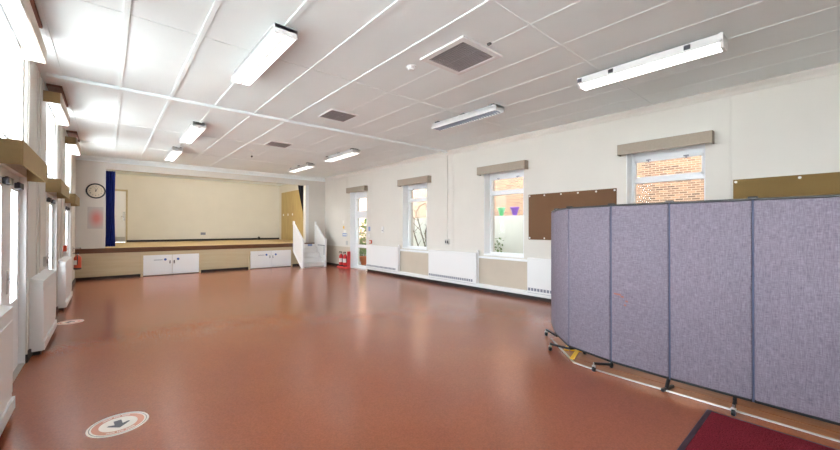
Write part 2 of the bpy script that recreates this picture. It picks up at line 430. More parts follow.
for n, (a, b, z0, z1) in enumerate(RW[1:], 1):
    o = right_window(n, a, b, z0, z1)
    MB().box(XR - 0.022, 6.99, a - 0.0, b + 0.0, z0, z0 + 0.03, 0.006).box(XR - 0.05, XR, a - 0.15, b + 0.12, z0 - 0.075, z0 - 0.03, 0.006).build('window_sill', M_UPVC, o)
    MB().box(XR - 0.004, 6.99, a, a + 0.012, z0 + 0.03, z1).box(XR - 0.004, 6.99, b - 0.012, b, z0 + 0.03, z1).build('window_lining', M_UPVC, o)
# glazed side door
y0, y1 = 10.72, 11.86
f = MB(); X0, X1 = 6.99, 7.07
f.box(X0, X1, y0, y0 + 0.06, 0, 2.8).box(X0, X1, y1 - 0.06, y1, 0, 2.8).box(X0, X1, y0 + 0.06, y1 - 0.06, 2.56, 2.8).box(X0, X1, y0 + 0.06, y1 - 0.06, 1.9, 2.1, 0.004)
d1 = struct(f.build('door_1', M_UPVC))
l = MB()
l.box(X0 + 0.01, X1 - 0.01, y0 + 0.06, y0 + 0.14, 0.01, 1.9, 0.004).box(X0 + 0.01, X1 - 0.01, y1 - 0.13, y1 - 0.06, 0.01, 1.9, 0.004)
l.box(X0 + 0.01, X1 - 0.01, y0 + 0.14, y1 - 0.13, 0.01, 0.11, 0.004).box(X0 + 0.01, X1 - 0.01, y0 + 0.14, y1 - 0.13, 0.76, 0.87, 0.004).box(X0 + 0.01, X1 - 0.01, y0 + 0.14, y1 - 0.13, 1.84, 1.9, 0.004)
lf = l.build('door_leaf', M_UPVC, d1)
for z0, z1 in ((0.11, 0.76), (0.87, 1.84), (2.1, 2.56)):
    MB().box(7.027, 7.033, y0 + 0.06, y1 - 0.06, z0, z1).build('pane', M_GLASS, d1)
MB().box(XR - 0.004, 6.99, y0, y0 + 0.012, 0, 2.8).box(XR - 0.004, 6.99, y1 - 0.012, y1, 0, 2.8).build('door_lining', M_UPVC, d1)
MB().box(X0 - 0.012, X0 + 0.012, y0 + 0.085, y0 + 0.115, 0.95, 1.15, 0.004).tube([(X0 - 0.01, y0 + 0.1, 1.08), (X0 - 0.045, y0 + 0.1, 1.08), (X0 - 0.045, y0 + 0.22, 1.08)], 0.009).build('door_handle', M_CHROME, d1)
MB().box(XR, 7.15, y0, y1, 0.0, 0.012).build('door_threshold', M_ALU, d1)

# left wall: glazed double doors with a window above each
for n, (a, b) in enumerate(LO, 2):
    X0, X1 = -0.79, -0.73; w = 0.05; mid = b - 0.62
    f = MB().box(X0, X1, a, a + w, 0, 2.04).box(X0, X1, b - w, b, 0, 2.04).box(X0, X1, a + w, b - w, 1.97, 2.04)
    d = struct(f.build('door_%d' % n, M_UPVC))
    for q, (ya, yb) in enumerate(((a + w, mid), (mid, b - w))):
        l = MB(); s = 0.12; e = 0.30 if q == 0 else 0.10
        l.box(X0 + 0.01, X1 + 0.005, ya, ya + s, 0.01, 1.97, 0.004).box(X0 + 0.01, X1 + 0.005, yb - e, yb, 0.01, 1.97, 0.004)
        l.box(X0 + 0.01, X1 + 0.005, ya + s, yb - e, 0.01, 0.74, 0.004).box(X0 + 0.01, X1 + 0.005, ya + s, yb - e, 1.87, 1.97, 0.004)
        o = l.build('door_leaf', M_UPVC, d)
        MB().box(-0.763, -0.757, ya + s, yb - e, 0.74, 1.87).build('pane', M_GLASS, o)
        hy = yb - 0.06; sg = -1
        if q == 0: MB().box(X1 + 0.004, X1 + 0.014, hy - 0.018, hy + 0.018, 0.86, 1.08, 0.003).tube([(X1 + 0.01, hy, 1.0), (X1 + 0.05, hy, 1.0), (X1 + 0.05, hy + sg * 0.12, 1.0)], 0.009).build('door_handle', M_CHROME, o)
        MB().box(X1 + 0.004, X1 + 0.05, yb - 0.30, yb - 0.10, 1.89, 1.95, 0.008).box(X1 + 0.02, X1 + 0.04, yb - 0.28, yb - 0.02, 1.948, 1.96, 0.003).build('door_closer', M_DARKGREY, o)
    MB().box(XL - 0.05, XL + 0.003, b - 0.012, b, 0, 2.04).box(XL - 0.05, XL + 0.003, a, a + 0.012, 0, 2.04).build('door_lining', M_WHITE, d)
    MB().box(-0.79, XL, a, b, 0.0, 0.012).build('door_threshold', M_ALU, d)
    X0, X1 = -0.77, -0.71
    f = MB().box(X0, X1, a, a + w, 2.2, 3.42).box(X0, X1, b - w, b, 2.2, 3.42).box(X0, X1, a + w, b - w, 3.37, 3.42).box(X0, X1, a + w, b - w, 2.2, 2.28)
    o = struct(f.build('window_%d' % (n + 4), M_UPVC))
    MB().box(-0.743, -0.737, a + w, b - w, 2.28, 3.37).build('pane', M_GLASS, o)
    MB().cyl((-0.69, a + 0.2, 2.30), (-0.69, b - 0.1, 2.30), 0.012, n=10).box(-0.712, -0.665, b - 0.2, b - 0.1, 2.27, 2.34, 0.01).build('window_opener', M_CHROME, o)
    MB().box(XL - 0.03, XL + 0.02, a, b, 2.2, 2.212).build('window_sill', M_UPVC, o)

# stage door at the back
d = struct(MB().box(0.09, 0.15, YK - 0.02, YK + 0.06, ZS, 3.0).box(0.55, 0.61, YK - 0.02, YK + 0.06, ZS, 3.0).box(0.09, 0.61, YK - 0.02, YK + 0.06, 2.93, 3.0).build('door_7', M_CREAMST))
MB().box(0.15, 0.55, YK + 0.015, YK + 0.055, ZS + 0.01, 2.93).build('door_leaf', M_WHITE, d)
MB().box(0.16, 0.54, YK + 0.008, YK + 0.016, ZS + 0.02, ZS + 0.22).build('kick_plate', M_ALU, d)
MB().box(0.47, 0.51, YK + 0.005, YK + 0.016, 1.75, 2.1, 0.003).tube([(0.49, YK + 0.01, 1.92), (0.49, YK - 0.04, 1.92), (0.40, YK - 0.04, 1.92)], 0.01).build('door_handle', M_CHROME, d)

# ------------------------------------------------------------------ pelmets
def pelmet(label, wall, front, y0, y1, z0, z1, group, rail=True, liner=False):
    pm = M_PEL if front > 0 else M_PELL
    sg = 1 if front > wall else -1; t = 0.014
    root = thing('pelmet', label, 'pelmet', (wall, (y0 + y1) / 2, z0), group)
    xi, xo = sorted((wall, front))
    b = MB(); f0, f1 = sorted((front, front - sg * t))
    b.box(f0, f1, y0, y1, z0, z1, 0.003)
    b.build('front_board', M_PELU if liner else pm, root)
    e0, e1 = sorted((wall, front - sg * t))
    MB().box(e0, e1, y0, y0 + t, z0, z1).build('end_board', pm, root)
    MB().box(e0, e1, y1 - t, y1, z0, z1).build('end_board', pm, root)
    MB().box(e0, e1, y0 + t, y1 - t, z1 - t, z1).build('top_board', M_UPVC, root)
    if liner:
        MB().box(XL + 0.02, front - 0.0142, y0 + t, y0 + t + 0.004, z0, z1 - t).box(XL + 0.02, front - 0.0142, y1 - t - 0.004, y1 - t, z0, z1 - t).box(front - 0.018, front - 0.0142, y0 + t, y1 - t, z0, z1 - t).build('white_lining', M_UPVC, root)
    if rail:
        xr = wall + sg * 0.075
        r = MB().box(xr - 0.012, xr + 0.012, y0 + t, y1 - t, z1 - 0.06, z1 - t)
        r = r.build('curtain_rail', M_UPVC, root)
    return root
PW = 6.65
gR = 'tan box pelmets over the windows of the right wall'
pelmet('tan box pelmet over the glazed side door near the red extinguishers', XR, PW, 10.66, 11.92, 2.755, 2.94, gR)
pelmet('tan box pelmet over the window with bare branches outside', XR, PW, 7.42, 8.80, 2.745, 2.935, gR)
pelmet('tan box pelmet over the window showing green and purple pots', XR, PW, 4.36, 5.67, 2.745, 2.93, gR)
pelmet('tan box pelmet over the brick-view window behind the folding screen', XR, PW, 1.23, 2.53, 2.745, 2.925, gR)
gU = 'high pelmets under the ceiling on the left wall'
lab = ['high left pelmet farthest from the viewer, beside the stage wall under the ceiling', 'high left pelmet in the middle of its row, under the ceiling',
       'large high left pelmet nearest the viewer, cut by the top left of the photo']
for k in range(3):
    a, b = LO[k]
    y0, y1 = [(10.45, 11.95), (7.12, 8.62), (3.60, 5.48)][k]
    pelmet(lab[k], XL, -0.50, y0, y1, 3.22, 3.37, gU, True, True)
gD = 'lower pelmets above the glazed doors of the left wall'
lab = ['lower left pelmet farthest away, small tan box nearest the clock', 'lower left pelmet in the middle, tan box above the second pair of doors',
       'lower left pelmet nearest the viewer, big tan box at the left edge']
for k in range(3):
    a, b = LO[k]
    pelmet(lab[k], XL, -0.52, a - 0.08, b + 0.02, 2.00, 2.20, gD)

# ------------------------------------------------------------------ radiator cabinets
def cabinet(label, wall, front, y0, y1, z0, z1, group, valve):
    sg = 1 if front > wall else -1
    root = thing('radiator_cabinet', label, 'radiator', (wall, (y0 + y1) / 2, 0), group)
    xa, xb = sorted((wall, front))
    MB().box(xa, xb, y0, y1, z0, z1, 0.008).build('casing', M_WHITE, root)
    x0, x1 = sorted((front, front + sg * 0.004))
    g = MB().box(x0, x1, y0 + 0.10, y1 - 0.02, z0 + 0.085, z0 + 0.155)
    g.build('grille_frame', M_GREYMETAL, root)
    s = MB(); n = int((y1 - y0 - 0.12) / 0.07)
    x0, x1 = sorted((front + sg * 0.004, front + sg * 0.008))
    for i in range(n + 1):
        y = y0 + 0.10 + i * (y1 - y0 - 0.12) / n
        s.box(x0, x1, y - 0.008, y + 0.008, z0 + 0.085, z0 + 0.155)
    s.box(x0, x1, y0 + 0.1, y1 - 0.02, z0 + 0.08, z0 + 0.09).box(x0, x1, y0 + 0.1, y1 - 0.02, z0 + 0.15, z0 + 0.16)
    s.build('grille_bars', M_WHITE, root)
    x0, x1 = sorted((front, front + sg * 0.003))
    MB().box(x0, x1, y0 + 0.01, y1 - 0.01, z0 + 0.045, z0 + 0.05).build('seam', M_GREYMETAL, root)
    if valve:
        xv = wall + sg * 0.06
        v = MB().cyl((xv, y0 - 0.035, 0.17), (xv, y0 - 0.035, z1 + 0.0), 0.014, n=12).build('pipe', M_WHITE, root, True)
        MB().cyl((xv, y0 - 0.035, z1 - 0.02), (xv + sg * 0.03, y0 - 0.035, z1 + 0.07), 0.03, 0.026, n=16, bev=0.006).build('valve', M_WHITE, root, True)
    return root
gC = 'white radiator cabinets along the right wall'
cabinet('long white radiator cabinet between the side door and the branches window', XR, 6.69, 8.82, 10.58, 0.10, 0.90, gC, True)
cabinet('long white radiator cabinet below the double socket on the right wall', XR, 6.69, 5.72, 7.43, 0.10, 0.89, gC, True)
cabinet('white radiator cabinet below the brown board, partly hidden by the screen', XR, 6.69, 2.58, 4.33, 0.10, 0.87, gC, False)
def left_cabinet(label, y0, y1, group):
    root = thing('radiator_cabinet', label, 'radiator', (XL, (y0 + y1) / 2, 0), group)
    fr = -0.57; z0, z1 = 0.05, 0.87
    MB().prism([(XL + 0.001, z0), (fr, z0), (fr, z1 - 0.015), (fr + 0.005, z1 - 0.005), (XL + 0.001, z1 + 0.03)], y0, y1, 'Y').build('casing', M_WHITE, root)
    MB().box(fr, fr + 0.006, y0 + 0.03, y1 - 0.02, z0 + 0.14, z1 - 0.11, 0.002).build('front_panel', M_WHITE, root)
    MB().box(fr, fr + 0.018, y0, y1, z0 + 0.002, z0 + 0.10, 0.004).build('skirt', M_WHITE, root)
    MB().box(XL + 0.025, fr - 0.02, y0 + 0.04, y1 - 0.04, 0.0, z0).build('plinth', M_BLACK, root)
    return root
gL = 'white radiator cabinets along the left wall'
left_cabinet('nearest white radiator cabinet at the bottom left edge of the photo', 2.60, 4.32, gL)
left_cabinet('white radiator cabinet on the left wall touching the farther floor sticker', 6.12, 7.48, gL)
left_cabinet('farthest white radiator cabinet on the left wall, nearest the stage', 9.10, 10.60, gL)

# ------------------------------------------------------------------ ceiling lights
def louvre_light(label, x, y0, y1, group, m=None, dark=False):
    m = m or M_TUBE
    root = thing('ceiling_light', label, 'light', (x, (y0 + y1) / 2, H), group)
    w = 0.115; zt, zb = H - 0.028, H - 0.125
    b = MB().box(x - w, x + w, y0, y1, zb + 0.045, zt, 0.010).box(x - w, x - w + 0.012, y0, y1, zb, zt - 0.02, 0.003).box(x + w - 0.012, x + w, y0, y1, zb, zt - 0.02, 0.003)
    b.build('housing', M_WHITE, root)
    for ya, yb in ((y0, y0 + 0.02), (y1 - 0.02, y1)):
        MB().box(x - w, x + w, ya, yb, zb - 0.002, zt - 0.004, 0.006).build('end_cap', M_WHITE, root)
    MB().box(x - w + 0.013, x + w - 0.013, y0 + 0.022, y1 - 0.022, zb + 0.028, zb + 0.042).build('diffuser', m, root)
    l = MB(); n = 26
    for i in range(n + 1):
        y = y0 + 0.025 + i * (y1 - y0 - 0.05) / n
        l.box(x - w + 0.012, x + w - 0.012, y - 0.0012, y + 0.0012, zb + 0.002, zb + 0.024)
    l.box(x - 0.008, x + 0.008, y0 + 0.02, y1 - 0.02, zb + 0.001, zb + 0.026)
    l.build('louvre', M_GREYMETAL if dark else M_LOUVRE, root)
    for yy in (y0 + 0.12, (y0 + y1) / 2, y1 - 0.12):
        MB().box(x - w + 0.02, x + w - 0.02, yy - 0.05, yy + 0.05, zt, H, 0.002).build('mounting_bracket', M_DARKGREY, root)
    return root
gl = 'louvred fluorescent ceiling lights'
louvre_light('large louvred fluorescent light nearest the viewer on the left of the ceiling', 1.32, 3.56, 5.17, gl)
louvre_light('second louvred fluorescent light of the left row, halfway down the ceiling', 1.31, 7.95, 9.63, gl)
louvre_light('farthest louvred fluorescent light of the left row, close to the stage', 1.31, 10.79, 12.50, gl)
louvre_light('dim louvred light on the right ceiling beyond the prismatic strip light', 4.80, 3.60, 5.12, gl, M_TUBEDIM, True)
louvre_light('third light of the right ceiling row, between the dim louvre and stage corner', 4.77, 8.02, 9.62, gl)
louvre_light('farthest light of the right ceiling row, close to the stage corner', 4.77, 10.72, 12.30, gl)
# prismatic batten light
root = thing('ceiling_light', 'long prismatic strip light above the folding screen, with two dark clips', 'light', (4.83, 1.54, H))
x = 4.82; y0, y1 = 0.78, 2.28; zt = H - 0.028
MB().box(x - 0.06, x + 0.06, y0, y1, zt - 0.05, zt, 0.006).build('housing', M_WHITE, root)
prof = [(x - 0.115, zt - 0.05), (x + 0.115, zt - 0.05), (x + 0.10, zt - 0.105), (x + 0.06, zt - 0.125), (x - 0.06, zt - 0.125), (x - 0.10, zt - 0.105)]
MB().prism(prof, y0 + 0.03, y1 - 0.03, 'Y').build('diffuser', M_TUBE, root)
side = [(x - 0.125, zt), (x + 0.125, zt), (x + 0.125, zt - 0.055), (x - 0.125, zt - 0.055)]
MB().box(x - 0.125, x - 0.1165, y0 + 0.02, y1 - 0.02, zt - 0.095, zt - 0.005, 0.002).box(x + 0.1165, x + 0.125, y0 + 0.02, y1 - 0.02, zt - 0.095, zt - 0.005, 0.002).box(x - 0.1165, x - 0.06, y0 + 0.02, y1 - 0.02, zt - 0.014, zt - 0.006).box(x + 0.06, x + 0.1165, y0 + 0.02, y1 - 0.02, zt - 0.014, zt - 0.006).build('side_flange', M_WHITE, root)
cap = [(x - 0.13, zt), (x + 0.13, zt), (x + 0.13, zt - 0.07), (x + 0.07, zt - 0.135), (x - 0.07, zt - 0.135), (x - 0.13, zt - 0.07)]
for a, b in ((y0, y0 + 0.03), (y1 - 0.03, y1)): MB().prism(cap, a, b, 'Y').build('end_cap', M_WHITE, root)
for yy in (1.08, 1.86, 2.25):
    MB().box(x - 0.132, x - 0.124, yy - 0.03, yy + 0.03, zt - 0.07, zt - 0.02, 0.003).build('clip', M_DARKGREY, root)
for yy in (1.0, 2.0): MB().box(x - 0.04, x + 0.04, yy - 0.06, yy + 0.06, zt, H).build('mounting_bracket', M_DARKGREY, root)

# ------------------------------------------------------------------ ceiling vents and detectors
def vent(label, x0, x1, y0, y1, border):
    root = thing('ceiling_vent', label, 'vent', ((x0 + x1) / 2, (y0 + y1) / 2, H), 'square grey ceiling vents')
    f = MB(); b = border
    f.box(x0 - b, x0, y0 - b, y1 + b, H - 0.022, H, 0.003).box(x1, x1 + b, y0 - b, y1 + b, H - 0.022, H, 0.003)
    f.box(x0, x1, y0 - b, y0, H - 0.022, H, 0.003).box(x0, x1, y1, y1 + b, H - 0.022, H, 0.003)
    f.build('frame', M_WHITE, root)
    MB().box(x0, x1, y0, y1, H - 0.004, H - 0.001).build('backing', M_VENTDARK, root)
    s = MB(); n = 16
    for i in range(n):
        x = x0 + (i + 0.5) * (x1 - x0) / n
        s.box(x - 0.0085, x + 0.0085, y0, y1, H - 0.018, H - 0.010)
    s.build('louvre', M_VENT, root)
    return root
vent('large square ceiling vent nearest the viewer, in a wide white frame', 2.87, 3.40, 2.64, 3.19, 0.07)
vent('middle square ceiling vent, beyond the trunking across the ceiling', 2.87, 3.36, 5.63, 6.13, 0.012)
vent('farthest and smallest-looking square ceiling vent, toward the stage', 2.87, 3.36, 8.62, 9.10, 0.012)
def detector(label, x, y, r):
    root = thing('smoke_detector', label, 'smoke detector', (x, y, H), 'ceiling smoke detectors')
    MB().lathe((x, y, H), [(r, 0), (r, 0.012), (r * 0.9, 0.02)], 24, 'Z-').build('base', M_WHITE, root, True)
    MB().lathe((x, y, H - 0.02), [(r * 0.75, 0), (r * 0.75, 0.012), (r * 0.55, 0.028), (r * 0.2, 0.03)], 24, 'Z-').build('sensor', M_WHITE, root, True)
detector('round white smoke detector beside the nearest ceiling vent', 2.86, 3.50, 0.06)
root = thing('smoke_detector', 'small white detector with dark hanging bulb beyond the farthest vent', 'smoke detector', (2.83, 10.0, H), 'ceiling smoke detectors')
MB().lathe((2.83, 10.0, H), [(0.06, 0), (0.055, 0.03), (0.02, 0.034)], 20, 'Z-').cyl((2.83, 10.0, H - 0.03), (2.83, 10.0, H - 0.15), 0.006).build('base', M_WHITE, root, True)
MB().ball((2.83, 10.0, H - 0.17), 0.025, 12).build('bulb', M_DARKGREY, root, True)
o = MB().box(3.12, 3.15, 2.475, 2.52, H - 0.02, H - 0.001, 0.003).build('cable_clip', M_DARKGREY)
tag(o, 'tiny dark clip on the ceiling batten beside the nearest vent', 'cable clip')

# ------------------------------------------------------------------ stage
st = thing('stage', 'raised wooden stage with beige front and dark brown edge across the far end', 'stage', (2.6, YS, 0))
MB().box(XL, 6.655, YS + 0.05, YK, ZS - 0.03, ZS).build('deck', M_DECK, st)
MB().box(XL, 6.655, YS - 0.02, YS + 0.05, ZS - 0.03, ZS + 0.002, 0.006).box(XL, 6.655, YS, YS + 0.05, 0.75, ZS - 0.03).build('edge_board', M_LIP, st)
MB().box(XL, 6.655, YS + 0.03, YS + 0.06, 0.085, 0.75).build('front_panel', M_CREAMST, st)
MB().box(XL, 6.655, YS + 0.08, YS + 0.10, 0.0, 0.085).build('kick_board', M_BLACK, st)
for x in (-0.1, 3.1, 5.75):
    MB().box(x - 0.012, x + 0.012, YS + 0.022, YS + 0.03, 0.085, 0.75).build('cover_strip', M_CREAMST, st)
for x0, x1, idx in ((0.82, 2.28, 0), (3.87, 5.33, 1)):
    fr = MB().box(x0 - 0.06, x0, YS - 0.0, YS + 0.03, 0.0, 0.70, 0.003).box(x1, x1 + 0.06, YS, YS + 0.03, 0.0, 0.70, 0.003).box(x0, x1, YS, YS + 0.03, 0.64, 0.70, 0.003)
    fr.build('cupboard_frame', M_CREAMST, st)
    mid = (x0 + x1) / 2
    for q, (a, b) in enumerate(((x0, mid - 0.003), (mid + 0.003, x1))):
        dr = MB().box(a + 0.004, b, YS - 0.008, YS + 0.028, 0.025, 0.635, 0.003).build('cupboard_door', M_WHITE, st)
        hx = mid - 0.06 if q == 0 else mid + 0.05
        MB().box(hx - 0.014, hx + 0.014, YS - 0.016, YS - 0.008, 0.36, 0.46, 0.003).cyl((hx, YS - 0.035, 0.40), (hx, YS - 0.012, 0.40), 0.012).build('handle', M_CHROME, dr)
        sx = mid - 0.18 if q == 0 else mid + 0.155
        MB().cyl((sx, YS - 0.011, 0.49), (sx, YS - 0.0075, 0.49), 0.036, n=24).build('sign_disc', M_BLUE, dr)
        if q == 0: MB().box(x0 + 0.26, x0 + 0.48, YS - 0.010, YS - 0.0075, 0.475, 0.492).build('label_strip', M_GREYMETAL, dr)
        for hz in (0.12, 0.54):
            xx = a if q == 0 else b
            MB().cyl((xx, YS - 0.012, hz - 0.03), (xx, YS - 0.012, hz + 0.03), 0.008, n=8).build('hinge', M_ALU, dr)
# fluorescent battens behind the top of the stage opening
for x, side in ((1.4, 'left'), (4.6, 'right')):
    r_ = thing('stage_light', 'white strip light behind the %s half of the stage opening' % side, 'light', (x, 14.7, 3.62))
    MB().box(x - 0.75, x + 0.75, 14.66, 14.74, 3.55, 3.62, 0.006).build('housing', M_WHITE, r_)
    MB().cyl((x - 0.73, 14.7, 3.53), (x + 0.73, 14.7, 3.53), 0.019, n=12).build('tube', M_STTUBE, r_, True)
# plywood clad side wall of the stage
ply = MB().box(6.63, 6.658, 15.6, 18.42, ZS + 0.001, 3.22).build('plywood_panel', M_PLY)
tag(ply, 'tall varnished plywood panel on the right side of the stage', 'panel')
for yy in (18.12, 17.52, 16.96):
    o = MB().box(6.618, 6.63, yy - 0.05, yy + 0.05, 2.06, 2.16, 0.003).build('switch_plate', M_WHITE)
    tag(o, {18.12: 'white switch plate on the plywood, farthest of three', 17.52: 'white switch plate on the plywood, middle of three', 16.96: 'white switch plate on the plywood, nearest of three'}[yy], 'switch', 'switch plates on the plywood panel')
o = MB().box(6.622, 6.63, 16.72, 16.94, 1.62, 1.80).build('notice', M_PAPER); tag(o, 'small white notice low on the plywood panel', 'notice')
o = MB().box(3.17, 3.36, YK - 0.03, YK, 1.15, 1.26, 0.004).build('double_socket', M_GREYMETAL); tag(o, 'metal double socket on the cream wall behind the stage', 'socket')
o = MB().box(5.58, 5.68, 18.62, 18.72, ZS, ZS + 0.13, 0.01).cyl((5.63, 18.67, ZS + 0.1), (5.63, 18.67, ZS + 0.17), 0.02).build('floor_box', M_BLACKPL); tag(o, 'small black box on the stage floor against the back wall', 'box')

def curtain(name, label, m, rows, folds, amp, y):
    """rows: (z, x0, x1) from top to bottom"""
    mb = MB(); bm = mb.bm; N = folds * 8; grid = []
    for z, xa, xb in rows:
        row = []
        for i in range(N + 1):
            t = i / N
            row.append(bm.verts.new((xa + (xb - xa) * t, y + amp * math.sin(t * folds * 2 * PI) + 0.006 * math.sin(z * 3 + t * 9), z)))
        grid.append(row)
    for a, b in zip(grid, grid[1:]):
        for i in range(N): bm.faces.new((a[i], a[i + 1], b[i + 1], b[i]))
    bmesh.ops.solidify(bm, geom=bm.faces[:], thickness=0.006)
    bmesh.ops.recalc_face_normals(bm, faces=bm.faces[:])
    o = mb.build(name, m, None, True)
    return tag(o, label, 'curtain')
curtain('stage_curtain', 'royal blue curtain gathered at the left of the stage opening', M_NAVY,
        [(3.16, -0.055, 0.17), (2.6, -0.05, 0.16), (1.9, -0.045, 0.155), (1.3, -0.045, 0.17), (0.92, -0.05, 0.18)], 4, 0.03, 14.18)
curtain('stage_curtain', 'dark navy curtain tied back at the right of the stage opening', M_BLKCUR,
        [(3.22, 5.74, 6.15), (2.9, 5.80, 6.15), (2.5, 5.88, 6.18), (2.1, 5.97, 6.2), (1.6, 5.99, 6.2), (0.90, 5.99, 6.22)], 4, 0.03, 14.18)

# steps up to the stage
ss = thing('stage_steps', 'white wooden steps with solid sloping balustrades up to the stage', 'steps', (5.86, 13.3, 0))
rz = ZS / 5; ya = 12.88; yb = YS - 0.03; tr = (yb - ya) / 4
for i in range(4):
    MB().box(5.45, 6.27, ya + i * tr, ya + i * tr + 0.02, i * rz + (0.0 if i else 0.003), (i + 1) * rz - 0.025).build('riser', M_WHITE, ss)
    MB().box(5.45, 6.27, ya + i * tr - 0.02, ya + (i + 1) * tr + (0 if i < 3 else 0.0), (i + 1) * rz - 0.025, (i + 1) * rz, 0.004).build('tread', M_WHITE, ss)
for xa, xb in ((5.40, 5.445), (6.275, 6.32)):
    poly = [(12.92, 0.02), (YS - 0.025, 0.60), (YS - 0.025, 1.66), (YS - 0.08, 1.66), (12.92, 1.04)]
    bl = MB().prism(poly, xa + 0.008, xb - 0.008, 'X').build('balustrade', M_WHITE, ss)
    MB().prism([(12.90, 1.02), (YS - 0.03, 1.645), (YS - 0.03, 1.695), (12.90, 1.07)], xa - 0.004, xb + 0.004, 'X').build('handrail', M_UPVC, bl)
    MB().prism([(12.90, 0.0), (12.99, 0.0), (YS - 0.03, 0.56), (YS - 0.03, 0.66), (12.90, 0.10)], xa - 0.002, xb + 0.002, 'X').build('string_board', M_UPVC, bl)
    MB().box(xa - 0.012, xb + 0.012, 12.82, 12.92, 0.0, 1.07, 0.006).build('post', M_UPVC, ss)
    MB().box(xa - 0.008, xb + 0.008, YS - 0.085, YS - 0.028, 0.58, 1.73, 0.005).build('top_post', M_UPVC, ss)
MB().box(5.47, 6.25, 12.866, 12.879, 0.02, 0.035).build('nosing_strip', M_DARKGREY, ss)
MB().box(6.235, 6.255, 12.83, 13.4, 0.80, 0.825).tube([(6.245, 12.86, 0.45), (6.245, 12.86, 0.81)], 0.01).build('grab_rail', M_GREYMETAL, ss)
MB().box(5.53, 5.63, YS - 0.052, YS - 0.048, 0.76, 0.84).build('blue_notice', M_SIGN, ss)
MB().box(5.98, 6.16, YS - 0.052, YS - 0.048, 0.76, 0.84).build('blue_notice', M_SIGN, ss)
MB().box(5.45, 6.27, YS - 0.049, YS - 0.03, 4 * rz, ZS - 0.04).build('top_riser', M_WHITE, ss)

# ------------------------------------------------------------------ clock, poster
cx, cz, cr = -0.262, 2.525, 0.215
ck = thing('wall_clock', 'round wall clock with black rim and cream face beside the stage', 'clock', (cx, YP, cz))
MB().lathe((cx, YP, cz), [(cr, 0), (cr, 0.035), (cr - 0.012, 0.048), (cr - 0.03, 0.045), (cr - 0.036, 0.02)], 48, 'Y-').build('rim', M_BLACKPL, ck, True)
MB().cyl((cx, YP - 0.024, cz), (cx, YP - 0.018, cz), cr - 0.036, n=48).build('face', M_CLOCKF, ck)
nb = MB()
for k in range(1, 13):
    a = k * PI / 6; me = text_mesh(str(k), 0.046)
    me.transform(Matrix.Translation((cx + 0.13 * math.sin(a), YP - 0.0255, cz + 0.13 * math.cos(a))) @ Matrix.Rotation(PI / 2, 4, 'X'))
    nb.bm.from_mesh(me); bpy.data.meshes.remove(me)
nb.build('numerals', M_BLACKPL, ck)
for name, a, L, w in (('hour_hand', math.radians(29), 0.085, 0.007), ('minute_hand', math.radians(-14), 0.10, 0.005)):
    p0 = Vector((cx - 0.02 * math.sin(a), YP - 0.029, cz - 0.02 * math.cos(a))); p1 = Vector((cx + L * math.sin(a), YP - 0.029, cz + L * math.cos(a)))
    MB().cyl(p0, p1, w, w * 0.6, n=6).build(name, M_BLACKPL, ck)
MB().cyl((cx, YP - 0.034, cz), (cx, YP - 0.024, cz), 0.012).build('hub', M_BLACKPL, ck)
MB().box(-0.435, -0.095, YP - 0.006, YP - 0.001, 1.45, 2.07).build('poster', M_POSTER)
tag(bpy.data.objects['poster'], 'blurred grey and pink poster on the wall below the clock', 'poster')

# ------------------------------------------------------------------ right wall fittings
def noticeboard(label, y0, y1, z0, z1, m, top, bot):
    root = thing('noticeboard', label, 'noticeboard', (XR, (y0 + y1) / 2, z0), 'felt noticeboards on the right wall')
    MB().box(XR - 0.014, XR - 0.001, y0, y1, z0, z1, 0.003).build('felt_board', m, root)
    for z, ys in ((z1 - 0.035, top), (z0 + 0.035, bot)):
        for y in ys: MB().lathe((XR - 0.0135, y, z), [(0.017, 0), (0.017, 0.004), (0.009, 0.008)], 14, 'X-').build('screw_cap', M_WHITE, root, True)
noticeboard('brown felt noticeboard above the left end of the folding screen', 2.59, 4.35, 1.25, 2.20, M_FELT, [4.32, 3.98, 3.62, 3.28, 2.94, 2.62], [4.32, 3.98, 3.62, 3.28, 2.94, 2.62])
noticeboard('olive brown noticeboard at the right edge of the photo above the screen', -0.80, 1.02, 1.25, 2.19, M_FELT2, [0.99, 0.36, -0.3], [0.99, 0.36, -0.3])
def plate(name, label, cat, m, y, z, w, h, t=0.012, group=None):
    return tag(MB().box(XR - t, XR - 0.0005, y - w / 2, y + w / 2, z - h / 2, z + h / 2, min(0.003, t / 3)).build(name, m), label, cat, group)
cd = thing('wall_conduit', 'white cable conduit running down the right wall to a metal socket', 'conduit', (XR, 6.785, 1.2))
MB().box(XR - 0.022, XR, 6.785 - 0.014, 6.785 + 0.014, 1.2, H - 0.1, 0.004).build('conduit', M_WALL, cd)
so = thing('double_socket', 'metal double socket at the foot of the wall conduit', 'socket', (XR, 6.785, 1.10))
MB().box(XR - 0.035, XR, 6.785 - 0.075, 6.785 + 0.075, 1.06, 1.195, 0.005).build('face_plate', M_ALU, so)
for s in (-0.035, 0.035): MB().box(XR - 0.04, XR - 0.034, 6.785 + s - 0.02, 6.785 + s + 0.02, 1.09, 1.16, 0.003).build('socket_insert', M_DARKGREY, so)
plate('safety_sign', 'small yellow safety sign above the red extinguishers', 'sign', M_YELLOW, 12.33, 1.50, 0.10, 0.10, 0.004)
plate('safety_sign', 'small white safety sign, topmost above the red extinguishers', 'sign', M_PAPER, 12.37, 1.70, 0.10, 0.12, 0.004)
b = thing('safety_sign', 'blue and white safety sign above the red extinguishers', 'sign', (XR, 12.24, 1.2))
MB().box(XR - 0.005, XR - 0.001, 12.07, 12.42, 1.16, 1.28).build('blue_panel', M_SIGN, b)
MB().box(XR - 0.005, XR - 0.001, 12.15, 12.34, 1.285, 1.40).build('white_panel', M_PAPER, b)
